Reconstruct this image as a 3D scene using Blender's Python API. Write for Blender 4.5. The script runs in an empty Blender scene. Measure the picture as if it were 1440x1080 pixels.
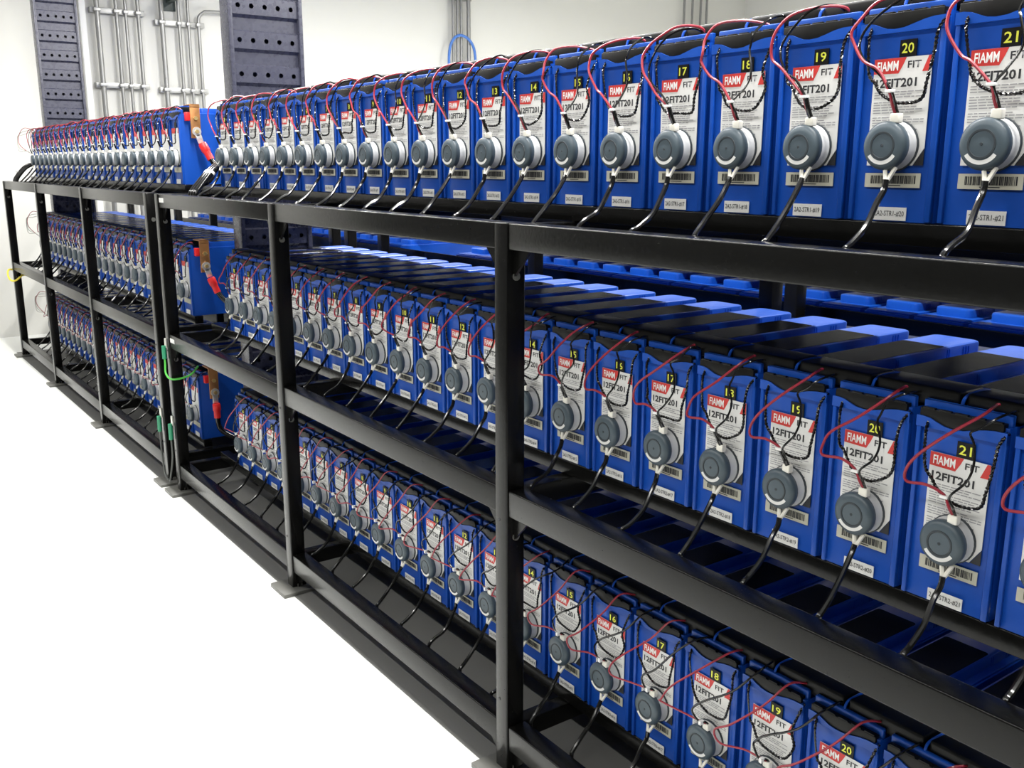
import bpy, bmesh, math, random
from mathutils import Vector, Matrix
random.seed(7)
SC = bpy.context.scene
COL = SC.collection

# ------------------------------------------------------------------ camera
FPX = 1350.66
YAW, PITCH, ROLL = 0.94638, -0.22436, 0.00062
cam_d = bpy.data.cameras.new('camera')
cam_d.sensor_fit = 'HORIZONTAL'
cam_d.sensor_width = 36.0
cam_d.lens = 36.0 * FPX / 1440.0
cam_d.clip_start = 0.02
cam = bpy.data.objects.new('camera', cam_d)
COL.objects.link(cam)
cam.location = (3.4305, -1.1972, 1.2566)
fw = Vector((-math.sin(YAW) * math.cos(PITCH), math.cos(YAW) * math.cos(PITCH), math.sin(PITCH)))
rt = Vector((math.cos(YAW), math.sin(YAW), 0))
up = rt.cross(fw)
r2 = rt * math.cos(ROLL) + up * math.sin(ROLL)
u2 = -rt * math.sin(ROLL) + up * math.cos(ROLL)
cam.matrix_world = Matrix.Translation(cam.location) @ Matrix((r2, u2, -fw)).transposed().to_4x4()
SC.camera = cam

# ------------------------------------------------------------------ world, lamps, exposure
wd = bpy.data.worlds.new('world')
SC.world = wd
wd.use_nodes = True
wd.node_tree.nodes['Background'].inputs[0].default_value = (0.9, 0.95, 1.0, 1)
wd.node_tree.nodes['Background'].inputs[1].default_value = 0.15
SC.view_settings.view_transform = 'Standard'
SC.view_settings.look = 'None'
SC.view_settings.exposure = -0.1
SC.view_settings.gamma = 1.0
SC.view_settings.use_curve_mapping = False


def tube_lamp(name, y, power, x0=-4.3, x1=5.8, w=0.09, z=2.78):
    l = bpy.data.lights.new(name, 'AREA')
    l.shape = 'RECTANGLE'
    l.size = x1 - x0
    l.size_y = w
    l.energy = power
    l.color = (1.0, 0.985, 0.955)
    o = bpy.data.objects.new(name, l)
    o.location = ((x0 + x1) / 2, y, z)
    COL.objects.link(o)


tube_lamp('ceiling_lamp_rack', -0.13, 310, -3.1, 4.6, 0.04)
tube_lamp('fill_light_aisle', -1.92, 145, -3.8, 4.4, 0.06)  # unseen fill light, added to lift the middle and bottom shelf faces
tube_lamp('ceiling_lamp_back', 1.68, 480, -2.7, 3.4, 0.06)
tube_lamp('ceiling_lamp_far', 4.2, 300, -2.7, 5.0, 0.06)

# ------------------------------------------------------------------ materials
def lin(c):
    return tuple((v / 12.92 if v <= 0.04045 else ((v + 0.055) / 1.055) ** 2.4) for v in [x / 255 for x in c])


MATS = {}


def mat(name, rgb, rough=0.5, metal=0.0, spec=0.5, noise=0.0, nscale=40.0, bump=0.0, linear=False, coat=0.0):
    m = bpy.data.materials.new(name)
    m.use_nodes = True
    nt = m.node_tree
    b = nt.nodes['Principled BSDF']
    c = rgb if linear else lin(rgb)
    b.inputs['Base Color'].default_value = (*c, 1)
    b.inputs['Roughness'].default_value = rough
    b.inputs['Metallic'].default_value = metal
    b.inputs['Specular IOR Level'].default_value = spec
    if coat:
        b.inputs['Coat Weight'].default_value = coat
        b.inputs['Coat Roughness'].default_value = 0.1
    if noise or bump:
        tc = nt.nodes.new('ShaderNodeTexCoord')
        n = nt.nodes.new('ShaderNodeTexNoise')
        n.inputs['Scale'].default_value = nscale
        n.inputs['Detail'].default_value = 4
        nt.links.new(tc.outputs['Object'], n.inputs['Vector'])
        if noise:
            mix = nt.nodes.new('ShaderNodeMixRGB')
            mix.inputs[1].default_value = (*[v * (1 - noise) for v in c], 1)
            mix.inputs[2].default_value = (*[min(1, v * (1 + noise)) for v in c], 1)
            nt.links.new(n.outputs['Fac'], mix.inputs[0])
            nt.links.new(mix.outputs[0], b.inputs['Base Color'])
            mr = nt.nodes.new('ShaderNodeMapRange')
            mr.inputs['To Min'].default_value = max(0.02, rough - 0.08)
            mr.inputs['To Max'].default_value = min(1, rough + 0.08)
            nt.links.new(n.outputs['Fac'], mr.inputs['Value'])
            nt.links.new(mr.outputs[0], b.inputs['Roughness'])
        if bump:
            bp = nt.nodes.new('ShaderNodeBump')
            bp.inputs['Strength'].default_value = bump
            bp.inputs['Distance'].default_value = 0.002
            nt.links.new(n.outputs['Fac'], bp.inputs['Height'])
            nt.links.new(bp.outputs[0], b.inputs['Normal'])
    MATS[name] = m
    return m


mat('blue', (0.006, 0.066, 0.38), 0.34, spec=0.3, noise=0.06, nscale=60, linear=True)
mat('black_plastic', (0.006, 0.006, 0.0055), 0.40, spec=0.2, noise=0.1, nscale=90, linear=True)
mat('black_gloss', (0.006, 0.007, 0.010), 0.2, spec=0.35, noise=0.1, nscale=14, bump=0.12, linear=True)
mat('rack_paint', (0.004, 0.004, 0.0037), 0.24, spec=0.24, noise=0.12, nscale=160, bump=0.06, linear=True)
mat('plate_steel', (0.10, 0.10, 0.09), 0.4, noise=0.15, nscale=60, linear=True)
mat('label_white', (0.70, 0.70, 0.68), 0.5, linear=True, noise=0.03, nscale=20)
mat('label_red', (0.55, 0.03, 0.025), 0.45, noise=0.03, linear=True)
mat('ink', (0.015, 0.016, 0.02), 0.5, linear=True)
mat('ink_grey', (0.30, 0.30, 0.31), 0.5, linear=True)
mat('barcode_beige', (0.50, 0.49, 0.40), 0.5, linear=True)
mat('sticker_black', (0.006, 0.006, 0.006), 0.4, spec=0.2, linear=True)
mat('yellow', (0.75, 0.78, 0.07), 0.5, linear=True)
mat('sensor_grey', (0.058, 0.082, 0.100), 0.42, noise=0.05, nscale=80, linear=True)
mat('sensor_dark', (0.022, 0.03, 0.037), 0.5, linear=True)
mat('sensor_silver', (0.58, 0.59, 0.59), 0.35, linear=True)
mat('cream', (0.78, 0.76, 0.68), 0.5, linear=True)
mat('wire_red', (0.30, 0.022, 0.038), 0.33, linear=True)
mat('wire_black', (0.006, 0.006, 0.006), 0.14, linear=True)
mat('wire_dark', (0.06, 0.065, 0.06), 0.4, linear=True)
mat('wire_loose', (0.45, 0.44, 0.40), 0.4, linear=True)
mat('tie_white', (0.85, 0.85, 0.83), 0.4, linear=True)
mat('copper', (0.50, 0.24, 0.09), 0.4, metal=0.75, noise=0.12, nscale=70, linear=True)
mat('brass', (0.75, 0.55, 0.22), 0.35, metal=0.8, linear=True)
mat('tin', (0.75, 0.74, 0.68), 0.35, metal=0.7, linear=True)
mat('boot_red', (0.75, 0.02, 0.02), 0.4, linear=True)
mat('green', (0.08, 0.45, 0.06), 0.4, linear=True)
mat('green_sleeve', (0.02, 0.22, 0.11), 0.4, linear=True)
mat('yellow_tie', (0.8, 0.65, 0.05), 0.4, linear=True)
mat('conduit', (0.26, 0.26, 0.255), 0.35, metal=0.5, noise=0.05, linear=True)
mat('strut', (0.36, 0.36, 0.35), 0.35, metal=0.5, linear=True)
mat('conduit_white', (0.75, 0.75, 0.74), 0.45, linear=True)
mat('tray_grey', (0.036, 0.037, 0.054), 0.28, noise=0.015, nscale=50, linear=True)
mat('dark_green_steel', (0.035, 0.05, 0.045), 0.45, linear=True)
mat('cable_blue', (0.06, 0.17, 0.50), 0.35, linear=True)
mat('wall', (0.64, 0.635, 0.60), 0.75, noise=0.02, nscale=6, bump=0.05, linear=True)
mat('floor_shade_tone', (0.13, 0.13, 0.122), 0.6, noise=0.06, nscale=14, linear=True)  # shade under the racks, put into a dark floor colour
mat('floor', (0.78, 0.79, 0.76), 0.38, noise=0.025, nscale=9, linear=True)
mat('dark_cladding', (0.05, 0.05, 0.05), 0.6, noise=0.05, nscale=3, linear=True)
mat('ceiling', (0.75, 0.75, 0.73), 0.9, noise=0.02, nscale=5, linear=True)

# ------------------------------------------------------------------ mesh builder
class MB:
    def __init__(s):
        s.v = []
        s.f = []
        s.sm = []

    def add(s, vs, fs, smooth=False):
        o = len(s.v)
        s.v += [tuple(v) for v in vs]
        for f in fs:
            s.f.append([i + o for i in f])
            s.sm.append(smooth)
        return s

    def box(s, x0, x1, y0, y1, z0, z1, bev=0.0):
        if bev <= 0:
            vs = [(x, y, z) for z in (z0, z1) for y in (y0, y1) for x in (x0, x1)]
            return s.add(vs, [(0, 2, 3, 1), (4, 5, 7, 6), (0, 1, 5, 4), (2, 6, 7, 3), (0, 4, 6, 2), (1, 3, 7, 5)])
        bm = bmesh.new()
        bmesh.ops.create_cube(bm, size=1)
        for v in bm.verts:
            v.co = Vector(((x0 + x1) / 2 + v.co.x * (x1 - x0), (y0 + y1) / 2 + v.co.y * (y1 - y0), (z0 + z1) / 2 + v.co.z * (z1 - z0)))
        bmesh.ops.bevel(bm, geom=bm.edges[:], offset=bev, segments=3, profile=0.5, affect='EDGES')
        s.bm(bm, True)
        return s

    def bm(s, bm, smooth=False):
        bm.verts.index_update()
        s.add([v.co[:] for v in bm.verts], [[v.index for v in f.verts] for f in bm.faces], smooth)
        bm.free()
        return s

    def prism_xz(s, pts, y0, y1):
        """outline in x,z (any winding) extruded from y0 (front) to y1"""
        n = len(pts)
        a = sum(pts[i][0] * pts[(i + 1) % n][1] - pts[(i + 1) % n][0] * pts[i][1] for i in range(n))
        if a < 0:
            pts = pts[::-1]
        vs = [(x, y0, z) for x, z in pts] + [(x, y1, z) for x, z in pts]
        fs = [list(range(n)), list(range(2 * n - 1, n - 1, -1))]
        fs += [(i, i + n, (i + 1) % n + n, (i + 1) % n) for i in range(n)]
        return s.add(vs, fs)

    def prism_xy(s, pts, z0, z1, taper=0.0):
        n = len(pts)
        a = sum(pts[i][0] * pts[(i + 1) % n][1] - pts[(i + 1) % n][0] * pts[i][1] for i in range(n))
        if a < 0:
            pts = pts[::-1]
        vs = [(x, y, z0) for x, y in pts] + [(x, y, z1) for x, y in pts]
        fs = [list(range(n))[::-1], list(range(n, 2 * n))]
        fs += [(i, (i + 1) % n, (i + 1) % n + n, i + n) for i in range(n)]
        return s.add(vs, fs)

    def lathe_y(s, prof, cx, cz, n=24, smooth=True):
        """profile of (r, y) turned about the axis through (cx, cz) along y; first and last may have r = 0"""
        vs, fs = [], []
        rings = []
        for r, y in prof:
            if r < 1e-6:
                rings.append([len(vs)])
                vs.append((cx, y, cz))
            else:
                rings.append(list(range(len(vs), len(vs) + n)))
                vs += [(cx + r * math.cos(2 * math.pi * i / n), y, cz + r * math.sin(2 * math.pi * i / n)) for i in range(n)]
        for a, b in zip(rings, rings[1:]):
            for i in range(n):
                j = (i + 1) % n
                if len(a) == 1:
                    fs.append((a[0], b[j], b[i]))
                elif len(b) == 1:
                    fs.append((a[i], a[j], b[0]))
                else:
                    fs.append((a[i], a[j], b[j], b[i]))
        return s.add(vs, fs, smooth)

    def tube(s, pts, r, n=6, closed=False, cap=True):
        pts = [Vector(p) for p in pts]
        m = len(pts)
        vs, fs = [], []
        prev = None
        for i, p in enumerate(pts):
            if closed:
                t = (pts[(i + 1) % m] - pts[i - 1])
            else:
                t = pts[min(i + 1, m - 1)] - pts[max(i - 1, 0)]
            t.normalize()
            if prev is None:
                a = Vector((0, 0, 1)) if abs(t.z) < 0.9 else Vector((1, 0, 0))
                nrm = t.cross(a).normalized()
            else:
                nrm = prev - t * prev.dot(t)
                if nrm.length < 1e-6:
                    nrm = t.orthogonal()
                nrm.normalize()
            prev = nrm
            bn = t.cross(nrm)
            rr = r(i / (m - 1)) if callable(r) else r
            for k in range(n):
                an = 2 * math.pi * k / n
                vs.append(p + (nrm * math.cos(an) + bn * math.sin(an)) * rr)
        for i in range(m if closed else m - 1):
            j = (i + 1) % m
            for k in range(n):
                l = (k + 1) % n
                fs.append((i * n + k, i * n + l, j * n + l, j * n + k))
        if cap and not closed:
            fs.append(list(range(n))[::-1])
            fs.append(list(range((m - 1) * n, m * n)))
        return s.add(vs, fs, True)

    def mesh(s, name, m, smooth_all=None):
        me = bpy.data.meshes.new(name)
        me.from_pydata(s.v, [], s.f)
        sm = s.sm if smooth_all is None else [smooth_all] * len(s.f)
        me.polygons.foreach_set('use_smooth', sm)
        me.materials.append(MATS[m])
        me.validate()
        me.update()
        if any(sm):
            try:
                me.set_sharp_from_angle(angle=math.radians(40))
            except Exception:
                pass
        return me


def spline(pts, seg=6, closed=False):
    P = [Vector(p) for p in pts]
    out = []
    n = len(P)
    for i in range(n if closed else n - 1):
        if closed:
            p0, p1, p2, p3 = P[i - 1], P[i], P[(i + 1) % n], P[(i + 2) % n]
        else:
            p0, p1, p2, p3 = P[max(i - 1, 0)], P[i], P[i + 1], P[min(i + 2, n - 1)]
        for k in range(seg):
            t = k / seg
            out.append(0.5 * ((2 * p1) + (p2 - p0) * t + (2 * p0 - 5 * p1 + 4 * p2 - p3) * t * t + (3 * p1 - p0 - 3 * p2 + p3) * t ** 3))
    if not closed:
        out.append(P[-1])
    return out


def twist(pts, rad, pitch, phase, seg=14):
    """strand winding about a centre line"""
    c = spline(pts, seg)
    out = []
    L = 0
    for i, p in enumerate(c):
        if i:
            L += (p - c[i - 1]).length
        t = (c[min(i + 1, len(c) - 1)] - c[max(i - 1, 0)]).normalized()
        a = Vector((0, -1, 0))
        n1 = (a - t * a.dot(t)).normalized()
        n2 = t.cross(n1)
        an = 2 * math.pi * L / pitch + phase
        out.append(p + (n1 * math.cos(an) + n2 * math.sin(an)) * rad)
    return out


# ------------------------------------------------------------------ object helpers
def link(name, me, parent=None, loc=None):
    o = bpy.data.objects.new(name, me)
    COL.objects.link(o)
    if parent:
        o.parent = parent
    if loc is not None:
        o.location = loc
    return o


def tag(o, label, cat, group=None, kind=None):
    o['label'] = label
    o['category'] = cat
    if group:
        o['group'] = group
    if kind:
        o['kind'] = kind
    return o


def thing(name, label, cat, loc=(0, 0, 0), group=None):
    o = bpy.data.objects.new(name, None)
    o.empty_display_size = 0.05
    COL.objects.link(o)
    o.location = loc
    return tag(o, label, cat, group)


def structure(name, mb, m):
    o = link(name, mb.mesh(name, m))
    o['kind'] = 'structure'
    return o


ORD = ['first', 'second', 'third', 'fourth', 'fifth', 'sixth', 'seventh', 'eighth', 'ninth', 'tenth', 'eleventh',
       'twelfth', 'thirteenth', 'fourteenth', 'fifteenth', 'sixteenth', 'seventeenth', 'eighteenth', 'nineteenth',
       'twentieth', 'twenty-first', 'twenty-second']

# ------------------------------------------------------------------ room
WX = -4.5            # end wall
RX1, RY0, RY1, RZ = 6.4, -3.0, 7.8, 3.2
structure('floor', MB().box(WX - 0.2, RX1 + 0.2, RY0 - 0.2, RY1 + 0.2, -0.2, 0.0), 'floor')
structure('floor_shade_sheet', MB().box(-3.80, 3.30, -0.172, 0.72, -0.01, 0.0015), 'floor_shade_tone')  # dark sheet laid in for the shade on the white floor beneath the racks
structure('ceiling', MB().box(WX - 0.2, RX1 + 0.2, RY0 - 0.2, RY1 + 0.2, RZ, RZ + 0.2), 'ceiling')
structure('wall_end', MB().box(WX - 0.2, WX, RY0 - 0.2, RY1 + 0.2, 0, RZ), 'wall')
structure('wall_back', MB().box(WX, RX1, RY1, RY1 + 0.2, 0, RZ), 'wall')
structure('wall_aisle', MB().box(WX, RX1, RY0 - 0.2, RY0, 0, RZ), 'dark_cladding')
structure('wall_near', MB().box(RX1, RX1 + 0.2, RY0 - 0.2, RY1 + 0.2, 0, RZ), 'dark_cladding')

# ------------------------------------------------------------------ racks
PITCH_X = 0.13603
ZT, ZM, ZB = 1.1809, 0.6620, 0.1450
DL = 0.0283
YF = -0.1604         # front plane of the rack
PW = 0.040           # post width
PD = 0.044           # post depth
YR = 0.60            # front plane of rear posts


def build_rack(name, label, xs, flip=None, plates=True, tiers=(ZT, ZM, ZB)):
    """xs: left edges of the posts. flip: y about which the rack is mirrored (back row)"""
    def Y(y):
        return y if flip is None else flip - y

    root = thing(name, label, 'rack', (0, 0, 0), 'battery racks')

    def part(nm, mb, m='rack_paint', parent=None):
        if flip is not None:
            mb.v = [(x, flip - y, z) for x, y, z in mb.v]
            mb.f = [f[::-1] for f in mb.f]
        return link(nm, mb.mesh(nm, m), parent or root)

    ztop = ZT - DL
    for i, x in enumerate(xs):
        p = part('post', MB().box(x, x + PW, YF, YF + PD, 0.0, ztop, 0.003))
        # bolt holes in the post front, bolts in its flank
        for z in (0.170, 0.567):
            part('bolt_hole', MB().lathe_y([(0, YF - 0.0006), (0.0035, YF - 0.0006), (0.0035, YF + 0.001), (0, YF + 0.001)], x + 0.014, z, 10), 'ink', p)
        for t in tiers:
            BH = 0.055
            bx = x + PW
            mbb = MB().tube([(bx - 0.001, YF + 0.022, t - DL - BH - 0.045), (bx + 0.003, YF + 0.022, t - DL - BH - 0.045)], 0.008, 10)
            part('bolt', mbb, 'plate_steel', p)
        part('post', MB().box(x, x + PW, YR, YR + PW, 0.0, ztop, 0.003))
        if plates:
            for yy in (YF - 0.043, YR - 0.03):
                part('base_plate', MB().box(x - 0.032, x + PW + 0.036, yy, yy + 0.115, 0.0, 0.012, 0.002), 'plate_steel')
        for t in tiers:
            BH = 0.055
            part('cross_rail', MB().box(x + 0.003, x + PW - 0.003, YF + PD, YR, t - DL - BH + 0.008, t - DL - 0.004, 0.002))
    for t in tiers:
        zt = t - DL
        BH = 0.050 if t > 1 else 0.055
        for a, b in zip(xs, xs[1:]):
            if t > 1 and flip is None:
                # folded sheet cable trough behind the top front beam
                part('cable_trough', MB().box(a + PW + 0.002, b - 0.002, YF + 0.048, 0.003, zt - 0.036, zt - 0.033))
            part('front_beam', MB().box(a + PW + 0.001, b - 0.001, YF + 0.003, YF + 0.047, zt - BH, zt - 0.0005, 0.003))
            part('rear_beam', MB().box(a + PW + 0.001, b - 0.001, YR + 0.004, YR + 0.036, zt - BH - 0.025, zt - 0.0005, 0.002))
            for xx, sg in ((a + PW + 0.0005, 1), (b - 0.0005, -1)):
                if zt - BH - 0.052 > 0.0:
                    part('gusset', MB().prism_xz([(xx, zt - BH), (xx + sg * 0.05, zt - BH), (xx, zt - BH - 0.052)], YF + 0.016, YF + 0.022))
        # runners that carry the batteries, one piece over the whole rack
        if flip is not None:
            part('stop_rail', MB().box(xs[0] + 0.045, xs[-1] - 0.004, 0.523, 0.531, t + (0.09 if t < 1 else -0.08), t + 0.262, 0.002))  # unseen top-shelf rail is lengthened downward to darken the lid reflections
        for y0 in (0.004, 0.44):
            part('runner', MB().box(xs[0] + 0.045, xs[-1] - 0.004, y0, y0 + 0.035, zt - 0.003, t - 0.0006, 0.002))
    return root


XR = [-0.2656, 0.8225, 1.9338, 3.034]
XL = [-3.662, -2.5905, -1.4937, -0.416]
rack_r = build_rack('battery_rack', 'near black steel rack holding the large batteries, three shelves high', XR)
rack_l = build_rack('battery_rack', 'far black steel rack standing beside the pale end wall', XL)
YBK = 0.92           # rear face of the back row
FLIP = YBK + 0.52
BDZ = 0.028          # the back row stands a little lower
build_rack('battery_rack', 'black steel rack of the back row, seen between the shelves',
           [-3.65, -2.55, -1.45, -0.35, 0.75, 1.85, 2.95], flip=FLIP, plates=False, tiers=(ZT - BDZ, ZM - BDZ, ZB - BDZ))

# ------------------------------------------------------------------ battery prototype meshes (local: x width, y depth, z up)
W, D = 0.125, 0.52
ME = {}
# case: body with shallow recessed front panel
bm = bmesh.new()
bmesh.ops.create_cube(bm, size=1)
for v in bm.verts:
    v.co = Vector((W / 2 + v.co.x * W, 0.003 + D / 2 + v.co.y * (D - 0.006), 0.1335 + v.co.z * 0.267))
bmesh.ops.bevel(bm, geom=[e for e in bm.edges if abs(e.verts[0].co.z - e.verts[1].co.z) > 0.1], offset=0.004, segments=2, profile=0.5, affect='EDGES')
mb = MB().bm(bm)
# raised border on the front face: two stiles, foot and head
mb.box(0.0, 0.0065, 0.0008, 0.01, 0.001, 0.2600, 0.0012)
mb.box(W - 0.0085, W, 0.0008, 0.01, 0.001, 0.2600, 0.0012)
ME['case'] = mb.mesh('case', 'blue')
# wavy front rim
top = [(0.0, 0.2615), (0.010, 0.2615), (0.020, 0.2600), (0.030, 0.2560), (0.040, 0.2525), (0.052, 0.2512), (0.066, 0.2522),
       (0.080, 0.2558), (0.094, 0.2596), (0.107, 0.2616), (0.125, 0.2620)]
pts = top + [(0.125, 0.2465), (0.0, 0.2465)]
ME['rim'] = MB().prism_xz(pts, -0.001, 0.006).mesh('front_rim', 'blue')
# black carrying handle behind the rim, with slots along its top edge
mb = MB().box(0.003, 0.119, 0.0012, 0.0125, 0.2485, 0.2722, 0.001)
for i in range(5):
    mb.box(0.006 + i * 0.0232, 0.0235 + i * 0.0232, 0.0016, 0.007, 0.2715, 0.2740, 0.0006)
ME['handle'] = mb.mesh('handle', 'black_plastic')
# blue guard rail above the handle
mb = MB().box(0.001, 0.124, 0.0125, 0.021, 0.2655, 0.2825, 0.002)
ME['rail'] = mb.mesh('guard_rail', 'blue')
# lid: shoulder + raised block with rounded corners and ribs, fin beside the cover
def rrect(x0, x1, y0, y1, r, n=5):
    out = []
    for cx, cy, a0 in ((x1 - r, y1 - r, 0), (x0 + r, y1 - r, 90), (x0 + r, y0 + r, 180), (x1 - r, y0 + r, 270)):
        for i in range(n + 1):
            a = math.radians(a0 + 90 * i / n)
            out.append((cx + r * math.cos(a), cy + r * math.sin(a)))
    return out


bm = bmesh.new()
o1 = rrect(0.018, 0.108, 0.088, 0.462, 0.016)
vs = [bm.verts.new((x, y, 0.266)) for x, y in o1]
f = bm.faces.new(vs)
ex = bmesh.ops.extrude_face_region(bm, geom=[f])
tv = [g for g in ex['geom'] if isinstance(g, bmesh.types.BMVert)]
for v in tv:
    v.co.z = 0.291
bm.normal_update()
bmesh.ops.bevel(bm, geom=[e for e in bm.edges if e.verts[0].co.z > 0.29 and e.verts[1].co.z > 0.29], offset=0.004, segments=2, profile=0.5, affect='EDGES')
bmesh.ops.recalc_face_normals(bm, faces=bm.faces[:])
mb = MB().bm(bm, True)
mb.box(0.003, 0.122, 0.075, 0.512, 0.266, 0.271, 0.0015)
for y in (0.20, 0.206, 0.35, 0.356, 0.40, 0.408, 0.416):
    mb.box(0.1075, 0.1088, y, y + 0.003, 0.268, 0.287)
    mb.box(0.0172, 0.0185, y, y + 0.003, 0.268, 0.287)
mb.tube(spline([(0.053, 0.016, 0.280), (0.0535, 0.020, 0.291), (0.056, 0.032, 0.297), (0.060, 0.060, 0.2985), (0.062, 0.088, 0.291)], 4), 0.0022, 6)
ME['lid'] = mb.mesh('lid', 'blue')
ME['lid_label'] = MB().prism_xy(rrect(0.0235, 0.1025, 0.105, 0.352, 0.006, 3), 0.2906, 0.2915).mesh('lid_label', 'black_gloss')
# black cover over the connector that bridges to the left neighbour
mb = MB().box(-0.081, 0.047, 0.021, 0.082, 0.2715, 0.2985, 0.005)
ME['cover'] = mb.mesh('connector_cover', 'black_plastic')
mb = MB().box(0.004, 0.047, 0.021, 0.082, 0.2695, 0.2985, 0.005)
ME['cover_end'] = mb.mesh('connector_cover', 'black_plastic')
# printed front label
lab = [(0.0235, 0.2147), (0.1078, 0.2147), (0.1078, 0.0975), (0.0925, 0.0751), (0.0235, 0.0751)]
YL = 0.0031
ME['label'] = MB().prism_xz(lab, YL - 0.0006, YL + 0.0004).mesh('label', 'label_white')
ME['label_corner'] = MB().prism_xz([(0.1078, 0.0965), (0.1078, 0.0751), (0.0935, 0.0751)], YL - 0.0005, YL + 0.0004).mesh('label_corner', 'ink')
mb = MB().prism_xz([(0.0237, 0.2146), (0.0709, 0.2146), (0.0665, 0.205), (0.0605, 0.1945), (0.0237, 0.1955)], YL - 0.0010, YL - 0.0005)
ME['banner'] = mb.mesh('brand_banner', 'label_red')
ME['flash'] = MB().prism_xz([(0.1077, 0.2146), (0.1077, 0.1950), (0.0950, 0.1950), (0.1030, 0.2146)], YL - 0.0010, YL - 0.0005).mesh('red_flash', 'label_red')
mb = MB()
rr = random.Random(3)
z = 0.1705
while z > 0.082:
    x = 0.027
    end = rr.choice([0.098, 0.103, 0.088, 0.095])
    while x < end - 0.004:
        l = rr.uniform(0.004, 0.012)
        mb.box(x, min(x + l, end), YL - 0.0009, YL - 0.0005, z, z + 0.0013)
        x += l + 0.0016
    z -= rr.choice([0.0034, 0.0034, 0.0062])
ME['print'] = mb.mesh('fine_print', 'ink_grey')
ME['num'] = MB().box(0.0597, 0.0841, YL - 0.0008, YL + 0.0004, 0.2153, 0.2368, 0.0).mesh('number_sticker', 'sticker_black')
ME['bar'] = MB().box(0.0228, 0.1062, YL - 0.0008, YL + 0.0004, 0.0460, 0.0650, 0.0).mesh('barcode_sticker', 'barcode_beige')
mb = MB()
x = 0.032
while x < 0.098:
    l = rr.choice([0.0006, 0.0006, 0.0012, 0.0018])
    mb.box(x, x + l, YL - 0.0012, YL - 0.0007, 0.0510, 0.0618)
    x += l + rr.choice([0.0006, 0.0009, 0.0014])
mb.box(0.052, 0.078, YL - 0.0012, YL - 0.0007, 0.0480, 0.0492)
ME['bars'] = mb.mesh('barcode', 'ink')
ME['tag'] = MB().box(0.0393, 0.0897, YL - 0.0008, YL + 0.0004, 0.0019, 0.0195).mesh('string_tag', 'label_white')

# ------------------------------------------------------------------ lettering
TXT = []


def text_req(key, s, m, x0, x1, z0, z1, y, bold=0.0):
    c = bpy.data.curves.new('txt', 'FONT')
    c.body = s
    c.offset = bold
    c.resolution_u = 2
    o = bpy.data.objects.new('txt', c)
    COL.objects.link(o)
    TXT.append((key, o, m, x0, x1, z0, z1, y))


text_req('t_brand', 'FIAMM', 'tie_white', 0.0285, 0.0600, 0.1985, 0.2110, YL - 0.0013, 0.018)
text_req('t_fit', 'FIT', 'ink', 0.0735, 0.0930, 0.2005, 0.2095, YL - 0.0010, 0.018)
text_req('t_model', '12FIT201', 'ink', 0.0280, 0.0885, 0.1768, 0.1885, YL - 0.0010, 0.03)
for k in range(1, 23):
    s = str(k)
    w2 = 0.0087 if k > 9 else 0.0042
    text_req(('n', k), s, 'yellow', 0.0719 - w2, 0.0719 + w2, 0.2195, 0.2325, YL - 0.0012, 0.012)
    for si in (1, 2, 3):
        text_req(('g', si, k), '2A2-STR%d-#%d' % (si, k), 'ink', 0.0420, 0.0870 if k > 9 else 0.0835, 0.0070, 0.0148, YL - 0.0012, 0.006)
bpy.context.view_layer.update()
dg = bpy.context.evaluated_depsgraph_get()
for key, o, m, x0, x1, z0, z1, y in TXT:
    me = bpy.data.meshes.new_from_object(o.evaluated_get(dg))
    xs = [v.co.x for v in me.vertices]
    ys = [v.co.y for v in me.vertices]
    ax, bx, ay, by = min(xs), max(xs), min(ys), max(ys)
    for v in me.vertices:
        v.co = Vector((x0 + (v.co.x - ax) / (bx - ax) * (x1 - x0), y, z0 + (v.co.y - ay) / (by - ay) * (z1 - z0)))
    me.materials.clear()
    me.materials.append(MATS[m])
    me.name = 'lettering'
    ME[key] = me
for t in TXT:
    c = t[1].data
    bpy.data.objects.remove(t[1])
    bpy.data.curves.remove(c)

# ------------------------------------------------------------------ sensor prototype meshes (same local frame as the battery)
CX, CZ = 0.0665, 0.1008
RS = 0.0318
ME['s_ring'] = MB().lathe_y([(0, 0.0022), (0.0338, 0.0022), (0.0338, 0.0002), (0.0325, -0.0008), (0, -0.0008)], CX, CZ, 28).mesh('base_ring', 'sensor_dark')
ME['s_band'] = MB().lathe_y([(0, -0.0008), (0.0322, -0.0008), (0.0305, -0.0080), (0.0300, -0.0155), (0, -0.0155)], CX, CZ, 28).mesh('band', 'sensor_silver')
ME['s_body'] = MB().lathe_y([(0, -0.0150), (RS - 0.001, -0.0150), (RS, -0.0170), (RS, -0.0235), (RS - 0.0018, -0.0265), (RS - 0.0055, -0.0288),
                             (RS - 0.010, -0.0294), (0.0172, -0.0296), (0.0168, -0.0280), (0.0158, -0.0280), (0.0154, -0.0296), (0.0022, -0.0300), (0.0018, -0.0290), (0, -0.0290)],
                            CX, CZ, 32).mesh('disc_body', 'sensor_grey')
ME['s_groove'] = MB().lathe_y([(0.0184, -0.0292), (0.0181, -0.0303), (0.0157, -0.0303), (0.0154, -0.0294)], CX, CZ, 32).lathe_y([(0.0020, -0.0300), (0.0018, -0.0303), (0, -0.0303)], CX, CZ, 8).mesh('dial_groove', 'sensor_dark')
mb = MB()
vs, fs = [], []
N = 14
for i in range(N + 1):
    a = math.radians(214 + 112 * i / N)
    for r in (0.0196, 0.0246):
        vs.append((CX + r * math.cos(a), -0.0300, CZ + r * math.sin(a)))
for i in range(N):
    fs.append((2 * i, 2 * i + 1, 2 * i + 3, 2 * i + 2))
mb.add(vs, fs)
ME['s_arc'] = mb.mesh('arc_label', 'label_white')
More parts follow.
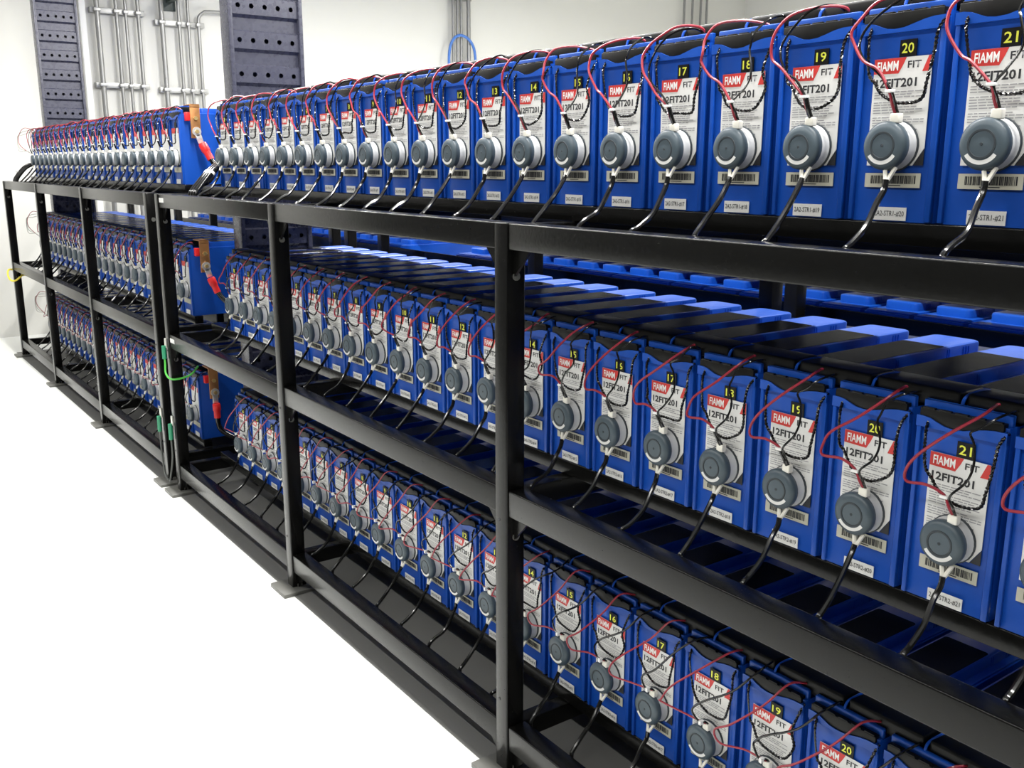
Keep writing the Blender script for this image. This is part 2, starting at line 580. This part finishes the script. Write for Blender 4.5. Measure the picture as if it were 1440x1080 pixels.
mb = MB().box(CX + 0.0035, CX + 0.0175, -0.0235, -0.0130, CZ + 0.0290, CZ + 0.0415, 0.002)
ME['s_boot'] = mb.mesh('wire_boot', 'cream')
BX, BZ = CX + 0.0105, CZ + 0.0405       # where the leads leave the boot
mb = MB()
mb.tube(spline([(CX + 0.0010, -0.0200, CZ - 0.029), (CX + 0.0050, -0.024, CZ - 0.038), (CX + 0.0080, -0.0275, CZ - 0.0475)], 4), 0.0030, 6)
mb.tube(spline([(CX + 0.0160, -0.0190, CZ - 0.028), (CX + 0.0125, -0.023, CZ - 0.038), (CX + 0.0090, -0.0275, CZ - 0.0475)], 4), 0.0030, 6)
ME['s_tails'] = mb.mesh('tail_wires', 'cream')

TIE = (0.0715, -0.030, 0.1700)
def jit(pts, a, rg, keep=2):
    n = len(pts)
    return [tuple(c + (rg.uniform(-a, a) if keep <= i < n - 1 else 0) * (0.4 if j == 1 else 1) for j, c in enumerate(p)) for i, p in enumerate(pts)]


B0 = (BX - 0.0018, -0.0185, BZ)
B1 = (BX + 0.0022, -0.0185, BZ)
red_T = [B0, (BX - 0.003, -0.026, BZ + 0.012), (0.0705, -0.030, 0.170), (0.050, -0.032, 0.194), (0.028, -0.032, 0.210), (0.012, -0.032, 0.231), (0.009, -0.032, 0.247),
         (0.015, -0.028, 0.267), (0.030, -0.018, 0.284), (0.060, -0.002, 0.2945), (0.090, 0.016, 0.291), (0.102, 0.026, 0.280)]
red_M = [B0, (BX - 0.005, -0.024, BZ + 0.011), (0.0625, -0.024, 0.168), (0.040, -0.027, 0.178), (0.009, -0.028, 0.176), (0.003, -0.028, 0.191), (0.021, -0.026, 0.214),
         (0.058, -0.022, 0.247), (0.092, -0.008, 0.276), (0.104, 0.020, 0.290), (0.106, 0.030, 0.282)]
red_B = [B0, (BX - 0.004, -0.026, BZ + 0.004), (0.040, -0.034, 0.149), (-0.018, -0.036, 0.139), (-0.024, -0.036, 0.152), (0.002, -0.032, 0.185),
         (0.062, -0.022, 0.242), (0.106, -0.008, 0.286), (0.113, 0.022, 0.288)]
blk_T = [B1, (BX + 0.001, -0.025, BZ + 0.012), (0.0745, -0.030, 0.170), (0.090, -0.028, 0.190), (0.101, -0.022, 0.213), (0.092, -0.018, 0.238), (0.090, -0.017, 0.254),
         (0.101, -0.014, 0.272), (0.119, -0.004, 0.285), (0.123, 0.020, 0.289), (0.119, 0.030, 0.280)]
blk_T2 = [B1, (BX + 0.001, -0.025, BZ + 0.012), (0.0745, -0.031, 0.170), (0.054, -0.028, 0.192), (0.030, -0.028, 0.213), (0.020, -0.024, 0.240),
          (0.034, -0.018, 0.268), (0.062, -0.006, 0.288), (0.085, 0.014, 0.293), (0.097, 0.028, 0.281)]
blk_B = [B1, (BX + 0.001, -0.024, BZ + 0.006), (0.068, -0.030, 0.146), (0.054, -0.032, 0.158), (0.060, -0.032, 0.178), (0.086, -0.032, 0.198),
         (0.134, -0.026, 0.238), (0.170, -0.012, 0.276), (0.178, 0.020, 0.289), (0.172, 0.030, 0.281)]
loop_p = [(0.016, 0.004, 0.258), (0.0195, -0.008, 0.240), (0.028, -0.012, 0.200), (0.034, -0.013, 0.184), (0.054, -0.014, 0.164), (0.080, -0.014, 0.156),
          (0.104, -0.013, 0.163), (0.116, -0.012, 0.184), (0.119, -0.010, 0.216), (0.121, -0.006, 0.246), (0.124, 0.004, 0.262)]
low_p = [(CX + 0.0085, -0.027, CZ - 0.044), (CX + 0.0088, -0.034, CZ - 0.056), (0.0775, -0.056, 0.020), (0.0795, -0.082, -0.008), (0.081, -0.103, -0.0265), (0.0815, -0.1085, -0.034), (0.082, -0.1085, -0.058)]
low_p2 = [(CX + 0.0085, -0.027, CZ - 0.044), (CX + 0.0085, -0.030, CZ - 0.058), (0.0765, -0.042, 0.024), (0.079, -0.066, -0.004), (0.0780, -0.094, -0.022), (0.0770, -0.1080, -0.036), (0.0770, -0.1085, -0.058)]

NV = 5
rg = random.Random(11)
for i in range(NV):
    ME['red_T', i] = MB().tube(spline(jit(red_T, 0.005, rg, 3), 5), 0.0021, 6).mesh('red_lead', 'wire_red')
    ME['red_M', i] = MB().tube(spline(jit(red_M, 0.005, rg, 3), 5), 0.0021, 6).mesh('red_lead', 'wire_red')
    ME['red_B', i] = MB().tube(spline(jit(red_B, 0.006, rg, 2), 5), 0.0019, 6).mesh('red_lead', 'wire_red')
    ME['blk_T', i] = MB().tube(spline(jit(blk_T if i % 2 else blk_T2, 0.005, rg, 3), 5), 0.0018, 6).mesh('black_lead', 'wire_black')
    ME['blk_M', i] = MB().tube(spline(jit(blk_T, 0.006, rg, 3), 5), 0.0018, 6).mesh('black_lead', 'wire_black')
    ME['blk_B', i] = MB().tube(spline(jit(blk_B, 0.006, rg, 3), 5), 0.0020, 6).mesh('black_lead', 'wire_black')
    lp = jit(loop_p, 0.0045, rg, 2)
    mb = MB()
    mb.tube(twist(lp, 0.0013, 0.011, 0, 9), 0.0015, 5)
    mb.tube(twist(lp, 0.0013, 0.011, math.pi, 9), 0.0015, 5)
    ME['loop', i] = mb.mesh('link_lead', 'wire_black')
    ME['low', i] = MB().tube(spline(jit(low_p if i % 2 else low_p2, 0.003, rg, 2), 5), 0.0043, 8).mesh('lower_cable', 'wire_black')
ME['sleeve', 'T'] = MB().tube(spline([(BX + 0.001, -0.0195, BZ - 0.001), (BX, -0.025, BZ + 0.010), (0.0745, -0.0295, 0.168)], 5), 0.0036, 8).mesh('lead_sleeve', 'wire_black')
ME['sleeve', 'M'] = MB().tube(spline([(BX + 0.001, -0.0195, BZ - 0.001), (BX - 0.002, -0.024, BZ + 0.010), (0.0660, -0.0245, 0.164)], 5), 0.0036, 8).mesh('lead_sleeve', 'wire_black')
ME['sleeve', 'B'] = ME['sleeve', 'T']
for s, pt in (('T', TIE), ('M', (0.064, -0.0245, 0.1655)), ('B', (0.073, -0.030, 0.1455))):
    if s == 'B':
        mb = MB().box(pt[0] - 0.003, pt[0] + 0.003, pt[1] - 0.004, pt[1] + 0.006, pt[2] - 0.004, pt[2] + 0.004, 0.001)
    else:
        mb = MB().box(pt[0] - 0.0052, pt[0] + 0.0062, pt[1] - 0.0042, pt[1] + 0.0042, pt[2] - 0.002, pt[2] + 0.002, 0.001)
    ME['tie', s] = mb.mesh('cable_tie', 'tie_white')

SHELF = {'T': ('top', ZT, 1), 'M': ('middle', ZM, 2), 'B': ('bottom', ZB, 3)}


def battery(x, z, label, group, k=None, si=1, detail=2):
    b = thing('battery', label, 'battery', (x, 0, z), group)
    link('case', ME['case'], b)
    link('front_rim', ME['rim'], b)
    link('handle', ME['handle'], b)
    link('guard_rail', ME['rail'], b)
    lid = link('lid', ME['lid'], b)
    link('lid_label', ME['lid_label'], lid)
    la = link('label', ME['label'], b)
    link('brand_banner', ME['banner'], la)
    link('red_flash', ME['flash'], la)
    if detail >= 1:
        bs = link('barcode_sticker', ME['bar'], b)
        tg = link('string_tag', ME['tag'], b)
        ns = link('number_sticker', ME['num'], b)
    if detail >= 2:
        link('lettering', ME['t_brand'], la)
        link('lettering', ME['t_fit'], la)
        link('lettering', ME['t_model'], la)
        link('fine_print', ME['print'], la)['kind'] = 'stuff'
        link('label_corner', ME['label_corner'], la)
        link('barcode', ME['bars'], bs)['kind'] = 'stuff'
        link('number', ME['n', k], ns)
        link('lettering', ME['g', si, k], tg)
    return b


def sensor(x, z, sh, label, group, i, detail=2, with_low=True):
    s = thing('sensor', label, 'sensor', (x, 0, z), group)
    link('base_ring', ME['s_ring'], s)
    link('band', ME['s_band'], s)
    bd = link('disc_body', ME['s_body'], s)
    if detail >= 2:
        link('dial_groove', ME['s_groove'], bd)
        link('arc_label', ME['s_arc'], bd)
    link('wire_boot', ME['s_boot'], s)
    link('tail_wires', ME['s_tails'], s)
    link('red_lead', ME['red_' + sh, i % NV], s)
    link('black_lead', ME['blk_' + sh, (i * 3 + 1) % NV], s)
    link('link_lead', ME['loop', (i * 2 + 3) % NV], s)
    link('cable_tie', ME['tie', sh], s)
    if sh != 'B' and i % 3:
        link('lead_sleeve', ME['sleeve', sh], s)
    if with_low:
        link('lower_cable', ME['low', (i * 2 + 1) % NV], s)
    return s


rng = random.Random(5)
for sh, (nm, z, si) in SHELF.items():
    for k in range(1, 23):
        x = (k - 1) * PITCH_X
        battery(x, z, 'blue battery, %s from the left on the near rack\'s %s shelf, numbered %d' % (ORD[k - 1], nm, k), 'batteries on the near rack', k, si, 2)
        c = link('connector_cover', ME['cover_end' if k == 1 else 'cover'], None, (x, 0, z))
        tag(c, 'black connector cover, %s from the left along the near rack\'s %s shelf' % (ORD[k - 1], nm), 'cover', 'connector covers on the near rack')
        sensor(x, z, sh, 'round grey sensor on the %s battery from the left, near rack\'s %s shelf' % (ORD[k - 1], nm), 'sensors on the near rack', rng.randrange(100))
    for j in range(22):
        x = -0.43 - W - j * PITCH_X
        pos = ORD[j] + ' from the right'
        battery(x, z, 'blue battery %s on the %s shelf of the far rack' % (pos, nm), 'batteries on the far rack', None, si, 1)
        c = link('connector_cover', ME['cover_end' if j == 21 else 'cover'], None, (x, 0, z))
        tag(c, 'black connector cover, %s from the right along the far rack\'s %s shelf' % (ORD[j], nm), 'cover', 'connector covers on the far rack')
        sensor(x, z, sh, 'round sensor on the battery %s, %s shelf of the far rack' % (pos, nm), 'sensors on the far rack', rng.randrange(100), 1)

# back row: batteries seen from behind over the middle shelf
ME['back_case'] = ME['case']
for grp, x0, n in (('right', 0.10, 21), ('left', -0.36 - W - 21 * PITCH_X, 22)):
    for j in range(n):
        x = x0 + j * PITCH_X
        nth = (n - 1 - j)
        for sh, (nm, z, si) in SHELF.items():
            b = thing('battery', 'blue battery on the back row\'s %s shelf, %s from the %s group\'s right end' % (nm, ORD[nth], grp), 'battery', (x + W, FLIP, z - BDZ), 'batteries of the back row')
            b.rotation_euler = (0, 0, math.pi)
            link('case', ME['case'], b)
            lid = link('lid', ME['lid'], b)
            link('lid_label', ME['lid_label'], lid)
            link('guard_rail', ME['rail'], b)

# ------------------------------------------------------------------ copper terminal straps and power cables in the gap
for sh, (nm, z, si) in SHELF.items():
    x = -0.43
    t = thing('terminal_strap', 'bent copper strap at the end of the far rack\'s %s shelf' % nm, 'copper strap', (x, 0, z), 'copper terminal straps')
    mb = MB().box(0.028, 0.034, 0.036, 0.074, 0.175, 0.291, 0.0012)
    mb.box(-0.045, 0.034, 0.036, 0.074, 0.2988, 0.3030, 0.0012)
    mb.box(0.028, 0.034, 0.036, 0.074, 0.2875, 0.3030, 0.0012)
    link('plate', mb.mesh('plate', 'copper'), t)
    mb = MB().tube([(0.033, 0.055, 0.250), (0.041, 0.055, 0.250)], 0.0085, 6)
    link('bolt', mb.mesh('bolt', 'brass'), t)
    mb = MB().box(0.008, 0.029, 0.020, 0.037, 0.240, 0.272, 0.003)
    o = link('terminal_cap', mb.mesh('terminal_cap', 'boot_red'), t)
    o['label'] = 'red terminal cap'
    c = thing('power_cable', 'black power cable with red boot and lug, far rack\'s %s shelf' % nm, 'cable', (x, 0, z), 'power cables at the far rack')
    dx, dy = (0.03, 0.035) if sh == 'T' else ((0.018, 0.030) if sh == 'M' else (0.0, 0.0))
    L0 = Vector((0.037, 0.056, 0.200))
    L1 = L0 + Vector((0.008 + dx * 0.25, dy * 0.35, -0.045))
    L2 = L0 + Vector((0.010 + dx, dy, -0.105))
    mb = MB()
    mb.lathe_y([(0.006, 0.003), (0.017, 0.003), (0.017, -0.003), (0.006, -0.003), (0.006, 0.003)], 0, 0, 16)
    mb.box(-0.011, 0.011, -0.003, 0.003, -0.045, -0.012, 0.001)
    # turn the lug into the y-z plane and lean it along the cable
    dirv = (L2 - L0).normalized()
    ang = math.atan2(dirv.y, -dirv.z)
    R = Matrix.Translation(L0) @ Matrix.Rotation(ang, 4, 'X') @ Matrix.Rotation(math.pi / 2, 4, 'Z')
    mb.v = [tuple(R @ Vector(v)) for v in mb.v]
    link('lug', mb.mesh('lug', 'tin'), c)
    mb = MB().tube([(0.034, 0.056, 0.200), (0.046, 0.056, 0.200)], 0.008, 6)
    link('bolt', mb.mesh('bolt', 'brass'), c)
    mb = MB().tube([L1, L1.lerp(L2, 0.1), L1.lerp(L2, 0.45), L1.lerp(L2, 0.5), L1.lerp(L2, 0.55), L1.lerp(L2, 0.9), L2], lambda q: 0.0165 if 0.05 < q < 0.4 else (0.0145 if q < 0.6 else 0.0135), 12)
    link('boot', mb.mesh('boot', 'boot_red'), c)
    if sh == 'T':
        path = [L2 + Vector((-0.002, -0.004, 0.01)), L2 + Vector((0.03, 0.01, -0.035)), (0.22, 0.055, 0.050), (0.330, -0.010, 0.018), (0.395, -0.080, -0.005), (0.41, -0.106, -0.05)]
    elif sh == 'M':
        path = [L2 + Vector((-0.002, -0.004, 0.01)), L2 + Vector((0.02, 0.02, -0.03)), (0.11, 0.16, 0.03), (0.15, 0.30, -0.02), (0.16, 0.42, -0.10)]
    else:
        path = [L2 + Vector((0, 0, 0.01)), L2 + Vector((0.0, 0.01, -0.05)), (0.08, 0.12, 0.0), (0.15, 0.25, -0.10), (0.17, 0.30, -0.132)]
    link('sheath', MB().tube(spline(path, 6), 0.0105, 10).mesh('sheath', 'wire_black'), c)

# bundle of black cables with white ties in front of the first top battery
b = thing('cable_bundle', 'bundle of black cables with white ties beside the red power boot', 'cable', (0, 0, ZT))
for i in range(3):
    dx = i * 0.026
    pth = [(-0.105 + dx, 0.09, 0.10), (-0.075 + dx, 0.03, 0.085), (-0.040 + dx, -0.030, 0.050), (-0.022 + dx, -0.075, 0.010), (-0.018 + dx, -0.103, -0.025), (-0.018 + dx, -0.1085, -0.075)]
    link('cable', MB().tube(spline(pth, 6), 0.0100, 10).mesh('cable', 'wire_black'), b)
    p0, p1 = Vector(pth[2]), Vector(pth[3])
    q = p0.lerp(p1, 0.10)
    dr = (p1 - p0).normalized()
    link('cable_tie', MB().tube([q - dr * 0.005, q + dr * 0.005], 0.0115, 10).mesh('cable_tie', 'tie_white'), b)
b = thing('cable_bundle', 'black corrugated cable end at the left of the far top shelf', 'cable', (0, 0, ZT))
for i in range(3):
    pth = [(-3.47 + i * 0.03, -0.02, 0.075), (-3.50 + i * 0.03, -0.05, 0.055), (-3.53 + i * 0.03, -0.085, 0.01), (-3.54 + i * 0.03, -0.104, -0.025), (-3.54 + i * 0.03, -0.1085, -0.08)]
    link('cable', MB().tube(spline(pth, 6), 0.012, 8).mesh('cable', 'wire_black'), b)
mb = MB().tube([(-3.515, -0.085, 0.036), (-3.512, -0.097, 0.034)], 0.008, 8)
link('white_plug', mb.mesh('white_plug', 'tie_white'), b)

# loose wire loops hanging off the left end of the far rack
for sh, (nm, z, si) in SHELF.items():
    o = thing('loose_wire', 'loose pale wire loop at the left end of the far %s shelf' % nm, 'wire', (0, 0, z), 'loose wires')
    for i in range(3):
        a = 0.02 * i
        pth = [(-3.37, 0.01, 0.285), (-3.48 - a, -0.03, 0.300 - a), (-3.57 - a, -0.05, 0.250), (-3.56 - a, -0.05, 0.200 - a), (-3.46, -0.03, 0.160), (-3.375, -0.02, 0.142)]
        link('strand', MB().tube(spline(pth, 6), 0.0020, 5).mesh('strand', 'wire_loose' if i else 'wire_red'), o)

# ------------------------------------------------------------------ small rack fittings
for z, nm in ((ZT - DL, 'top'), (ZM - DL, 'middle')):
    mb = MB().box(XR[0] + PW + 0.012, XR[0] + PW + 0.062, YF + 0.0018, YF + 0.0029, z - 0.030, z - 0.014)
    tag(link('beam_label', mb.mesh('beam_label', 'label_white')), 'small white label stuck on the near rack\'s %s front beam' % nm, 'label', 'beam labels')


def ground_wire(label, pts, lugs, sleeve, m='green', r=0.0038):
    o = thing('ground_wire', label, 'wire', (0, 0, 0), 'green ground wires')
    link('wire', MB().tube(spline(pts, 6), r, 8).mesh('wire', m), o)
    link('sleeve', MB().tube(sleeve, 0.0085, 8).mesh('sleeve', 'green_sleeve'), o)
    for p in lugs:
        link('lug', MB().box(p[0] - 0.008, p[0] + 0.008, p[1] - 0.003, p[1] + 0.003, p[2] - 0.018, p[2] + 0.018, 0.001).mesh('lug', 'tin'), o)


e0, e1 = XL[3], XR[0]
yw = YF - 0.012
ground_wire('bright green ground wire looping from the near rack\'s left post', [(e1 + 0.008, yw, 0.560), (e1 + 0.012, yw, 0.520), (e1 + 0.026, yw - 0.004, 0.480), (e1 + 0.058, yw + 0.010, 0.462), (e1 + 0.062, YF + 0.06, 0.470), (e1 + 0.050, YF + 0.10, 0.500)],
            [(e1 + 0.008, YF - 0.003, 0.595)], [(e1 + 0.008, yw, 0.585), (e1 + 0.009, yw, 0.535)])
ground_wire('green sleeved ground wire low on the far rack\'s right post', [(e0 + 0.012, yw, 0.225), (e0 + 0.014, yw, 0.14), (e0 + 0.05, yw - 0.004, 0.045), (e0 + 0.085, yw, 0.03)],
            [(e0 + 0.012, YF - 0.003, 0.290)], [(e0 + 0.012, yw, 0.278), (e0 + 0.012, yw, 0.215)], 'wire_dark')
ground_wire('green sleeved ground wire low on the near rack\'s left post', [(e1 + 0.010, yw, 0.225), (e1 + 0.008, yw, 0.14), (e1 - 0.03, yw - 0.004, 0.045), (e1 - 0.055, yw, 0.03)],
            [(e1 + 0.010, YF - 0.003, 0.290)], [(e1 + 0.010, yw, 0.278), (e1 + 0.010, yw, 0.215)], 'wire_dark')
ring = [(XL[0] + 0.02 + 0.052 * math.cos(a), YF + 0.02 + 0.052 * math.sin(a), 0.545 + 0.02 * math.sin(a * 2) - 0.02 * math.cos(a)) for a in [2 * math.pi * i / 24 for i in range(24)]]
tag(link('yellow_wire_loop', MB().tube(ring, 0.006, 8, closed=True).mesh('yellow_wire_loop', 'yellow_tie')), 'yellow wire looped round the leftmost post of the far rack', 'wire')

# ------------------------------------------------------------------ upright perforated cable trays in the gaps beside the battery rows
def cable_tray(label, x, y0, y1, z0, z1):
    t = thing('cable_tray', label, 'cable tray', (x, y0, z0), 'upright cable trays')
    w, h = y1 - y0, z1 - z0
    rail = 0.016
    dep = 0.085
    link('back_plate', MB().box(-dep, -dep + 0.004, rail, w - rail, 0, h).mesh('back_plate', 'tray_grey'), t)
    for yy in (0.0, w - rail):
        link('side_rail', MB().box(-dep, 0.0, yy, yy + rail, 0, h, 0.002).mesh('side_rail', 'tray_grey'), t)
    zc = 1.5817 - z0
    pitch = 0.1190
    holes = 5
    n0 = int(math.floor((0 - zc) / pitch))
    rows = [zc + i * pitch for i in range(n0, 60) if 0.03 < zc + i * pitch < h - 0.06]

    # one perforated rung (flat strip with five round holes) and one raised corrugation, shared by every row
    def rung():
        mb = MB()
        a, b = rail, w - rail
        cw = (b - a) / holes
        hz = 0.030
        r = 0.0088
        n = 16
        xf, xb = -0.010, -0.014
        for i in range(holes):
            c = a + cw * (i + 0.5)
            outer, inner = [], []
            for k in range(n):
                an = 2 * math.pi * k / n + math.pi / n
                dy, dz = math.cos(an), math.sin(an)
                s = min(cw / 2 / abs(dy) if abs(dy) > 1e-6 else 9, hz / abs(dz) if abs(dz) > 1e-6 else 9)
                outer.append((c + dy * s, dz * s))
                inner.append((c + dy * r, dz * r))
            # square the corners off
            for k in range(n):
                oy, oz = outer[k]
                if abs(abs(oy - c) - cw / 2) < 0.004 and abs(abs(oz) - hz) < 0.016:
                    pass
            vs = [(xf, y, z) for y, z in outer] + [(xf, y, z) for y, z in inner] + [(xb, y, z) for y, z in inner]
            fs = []
            for k in range(n):
                l = (k + 1) % n
                fs.append((k, l, n + l, n + k))
                fs.append((n + k, n + l, 2 * n + l, 2 * n + k))
            mb.add(vs, fs)
            # corner fillers
            for sy in (-1, 1):
                for sz in (-1, 1):
                    cand = sorted(range(n), key=lambda k: (outer[k][0] - (c + sy * cw / 2)) ** 2 + (outer[k][1] - sz * hz) ** 2)[:2]
                    vs2 = [(xf, c + sy * cw / 2, sz * hz)] + [(xf, *outer[k]) for k in cand]
                    mb.add(vs2, [(0, 1, 2)])
        mb.box(xb - 0.0004, xb, a, b, -hz, -hz + 0.002)
        return mb.mesh('rung', 'tray_grey')

    mer = rung()
    mb = MB()
    a, b = rail, w - rail
    prof = [(-0.010, -0.0305), (-0.022, -0.024), (-0.022, 0.018), (-0.010, 0.0290)]
    vs = []
    for y in (a, b):
        vs += [(px, y, pz) for px, pz in prof]
    mb.add(vs, [(i, i + 4, i + 5, i + 1) for i in range(3)])
    mb.box(-0.030, -0.0222, a + 0.002, b - 0.002, -0.022, 0.016)
    mec = mb.mesh('corrugation', 'tray_grey')
    for z in rows:
        link('rung', mer, t, (0, 0, z))
        link('corrugation', mec, t, (0, 0, z + pitch / 2))
    return t


cable_tray('nearer grey perforated cable tray rising between the two racks', -0.13, 0.112, 0.398, 0.004, 3.19)
cable_tray('farther grey perforated cable tray rising at the end of the far rack', -3.52, 0.105, 0.365, 0.004, 3.19)

# ------------------------------------------------------------------ conduits on the end wall
xw = WX + 0.05
CON = {'A': [(0.705, 0.019), (0.843, 0.0145), (0.910, 0.012), (1.000, 0.0145)],
       'B': [(1.172, 0.019), (1.304, 0.013), (1.376, 0.012), (1.454, 0.013)],
       'C': [(3.806, 0.013), (3.853, 0.013), (3.892, 0.013), (3.970, 0.019)],
       'D': [(6.768, 0.013), (6.892, 0.013), (7.020, 0.013), (7.115, 0.013)]}
WHERE = {'A': 'behind the far rack, left bank', 'B': 'left of the nearer cable tray', 'C': 'behind the blue cable loop', 'D': 'at the far right of the wall'}
for g, lst in CON.items():
    for i, (y, r) in enumerate(lst):
        x = xw + r
        if g == 'B' and i == 3:
            pts = [(x, y, 0.02), (x, y, 2.30)] + spline([(x, y, 2.32), (x, y + 0.005, 2.375), (x, y + 0.04, 2.41), (x, y + 0.10, 2.425), (x, y + 0.45, 2.43)], 5)
        else:
            pts = [(x, y, 0.02), (x, y, 1.0), (x, y, 2.0), (x, y, RZ - 0.01)]
        o = link('conduit', MB().tube(pts, r, 12).mesh('conduit', 'conduit'))
        tag(o, '%s steel conduit from the left, %s' % (ORD[i], WHERE[g]), 'conduit', 'wall conduits')
for g, zz in (('A', (1.838, 2.368)), ('B', (1.822, 2.318)), ('C', (1.83, 2.75))):
    ys = [c[0] for c in CON[g]]
    for z, wd_ in zip(zz, ('lower', 'upper')):
        s = thing('strut_channel', '%s strut channel across the conduits %s' % (wd_, WHERE[g]), 'strut', (0, 0, z), 'strut channels')
        link('channel', MB().box(WX + 0.001, xw, ys[0] - 0.045, ys[-1] + 0.05, -0.02, 0.02, 0.002).mesh('channel', 'strut'), s)
        for y, r in CON[g]:
            link('clamp', MB().box(xw - 0.002, xw + 2 * r + 0.004, y - r - 0.006, y + r + 0.006, -0.012, 0.012, 0.003).mesh('clamp', 'strut'), s)
o = link('conduit', MB().box(WX + 0.001, WX + 0.045, 0.588, 0.632, 0.02, RZ - 0.01, 0.004).mesh('conduit', 'conduit_white'))
tag(o, 'white square wall duct right beside the farther cable tray', 'conduit')
s = thing('support_arm', 'dark green steel support arm high on the end wall', 'bracket', (WX + 0.002, 1.25, 2.47))
link('arm', MB().box(0.0, 0.62, -0.02, 0.02, 0.0, 0.045, 0.002).mesh('arm', 'dark_green_steel'), s)
link('flange', MB().box(0.0, 0.012, -0.05, 0.05, -0.06, 0.10, 0.002).mesh('flange', 'dark_green_steel'), s)
lp = spline([(xw + 0.06, 3.745, 1.9), (xw + 0.06, 3.725, 2.20), (xw + 0.06, 3.765, 2.36), (xw + 0.06, 3.86, 2.415), (xw + 0.06, 3.97, 2.36), (xw + 0.06, 4.015, 2.22), (xw + 0.06, 4.000, 1.9)], 6)
tag(link('blue_cable', MB().tube(lp, 0.013, 8).mesh('blue_cable', 'cable_blue')), 'blue cable looped over the conduits on the end wall', 'cable')
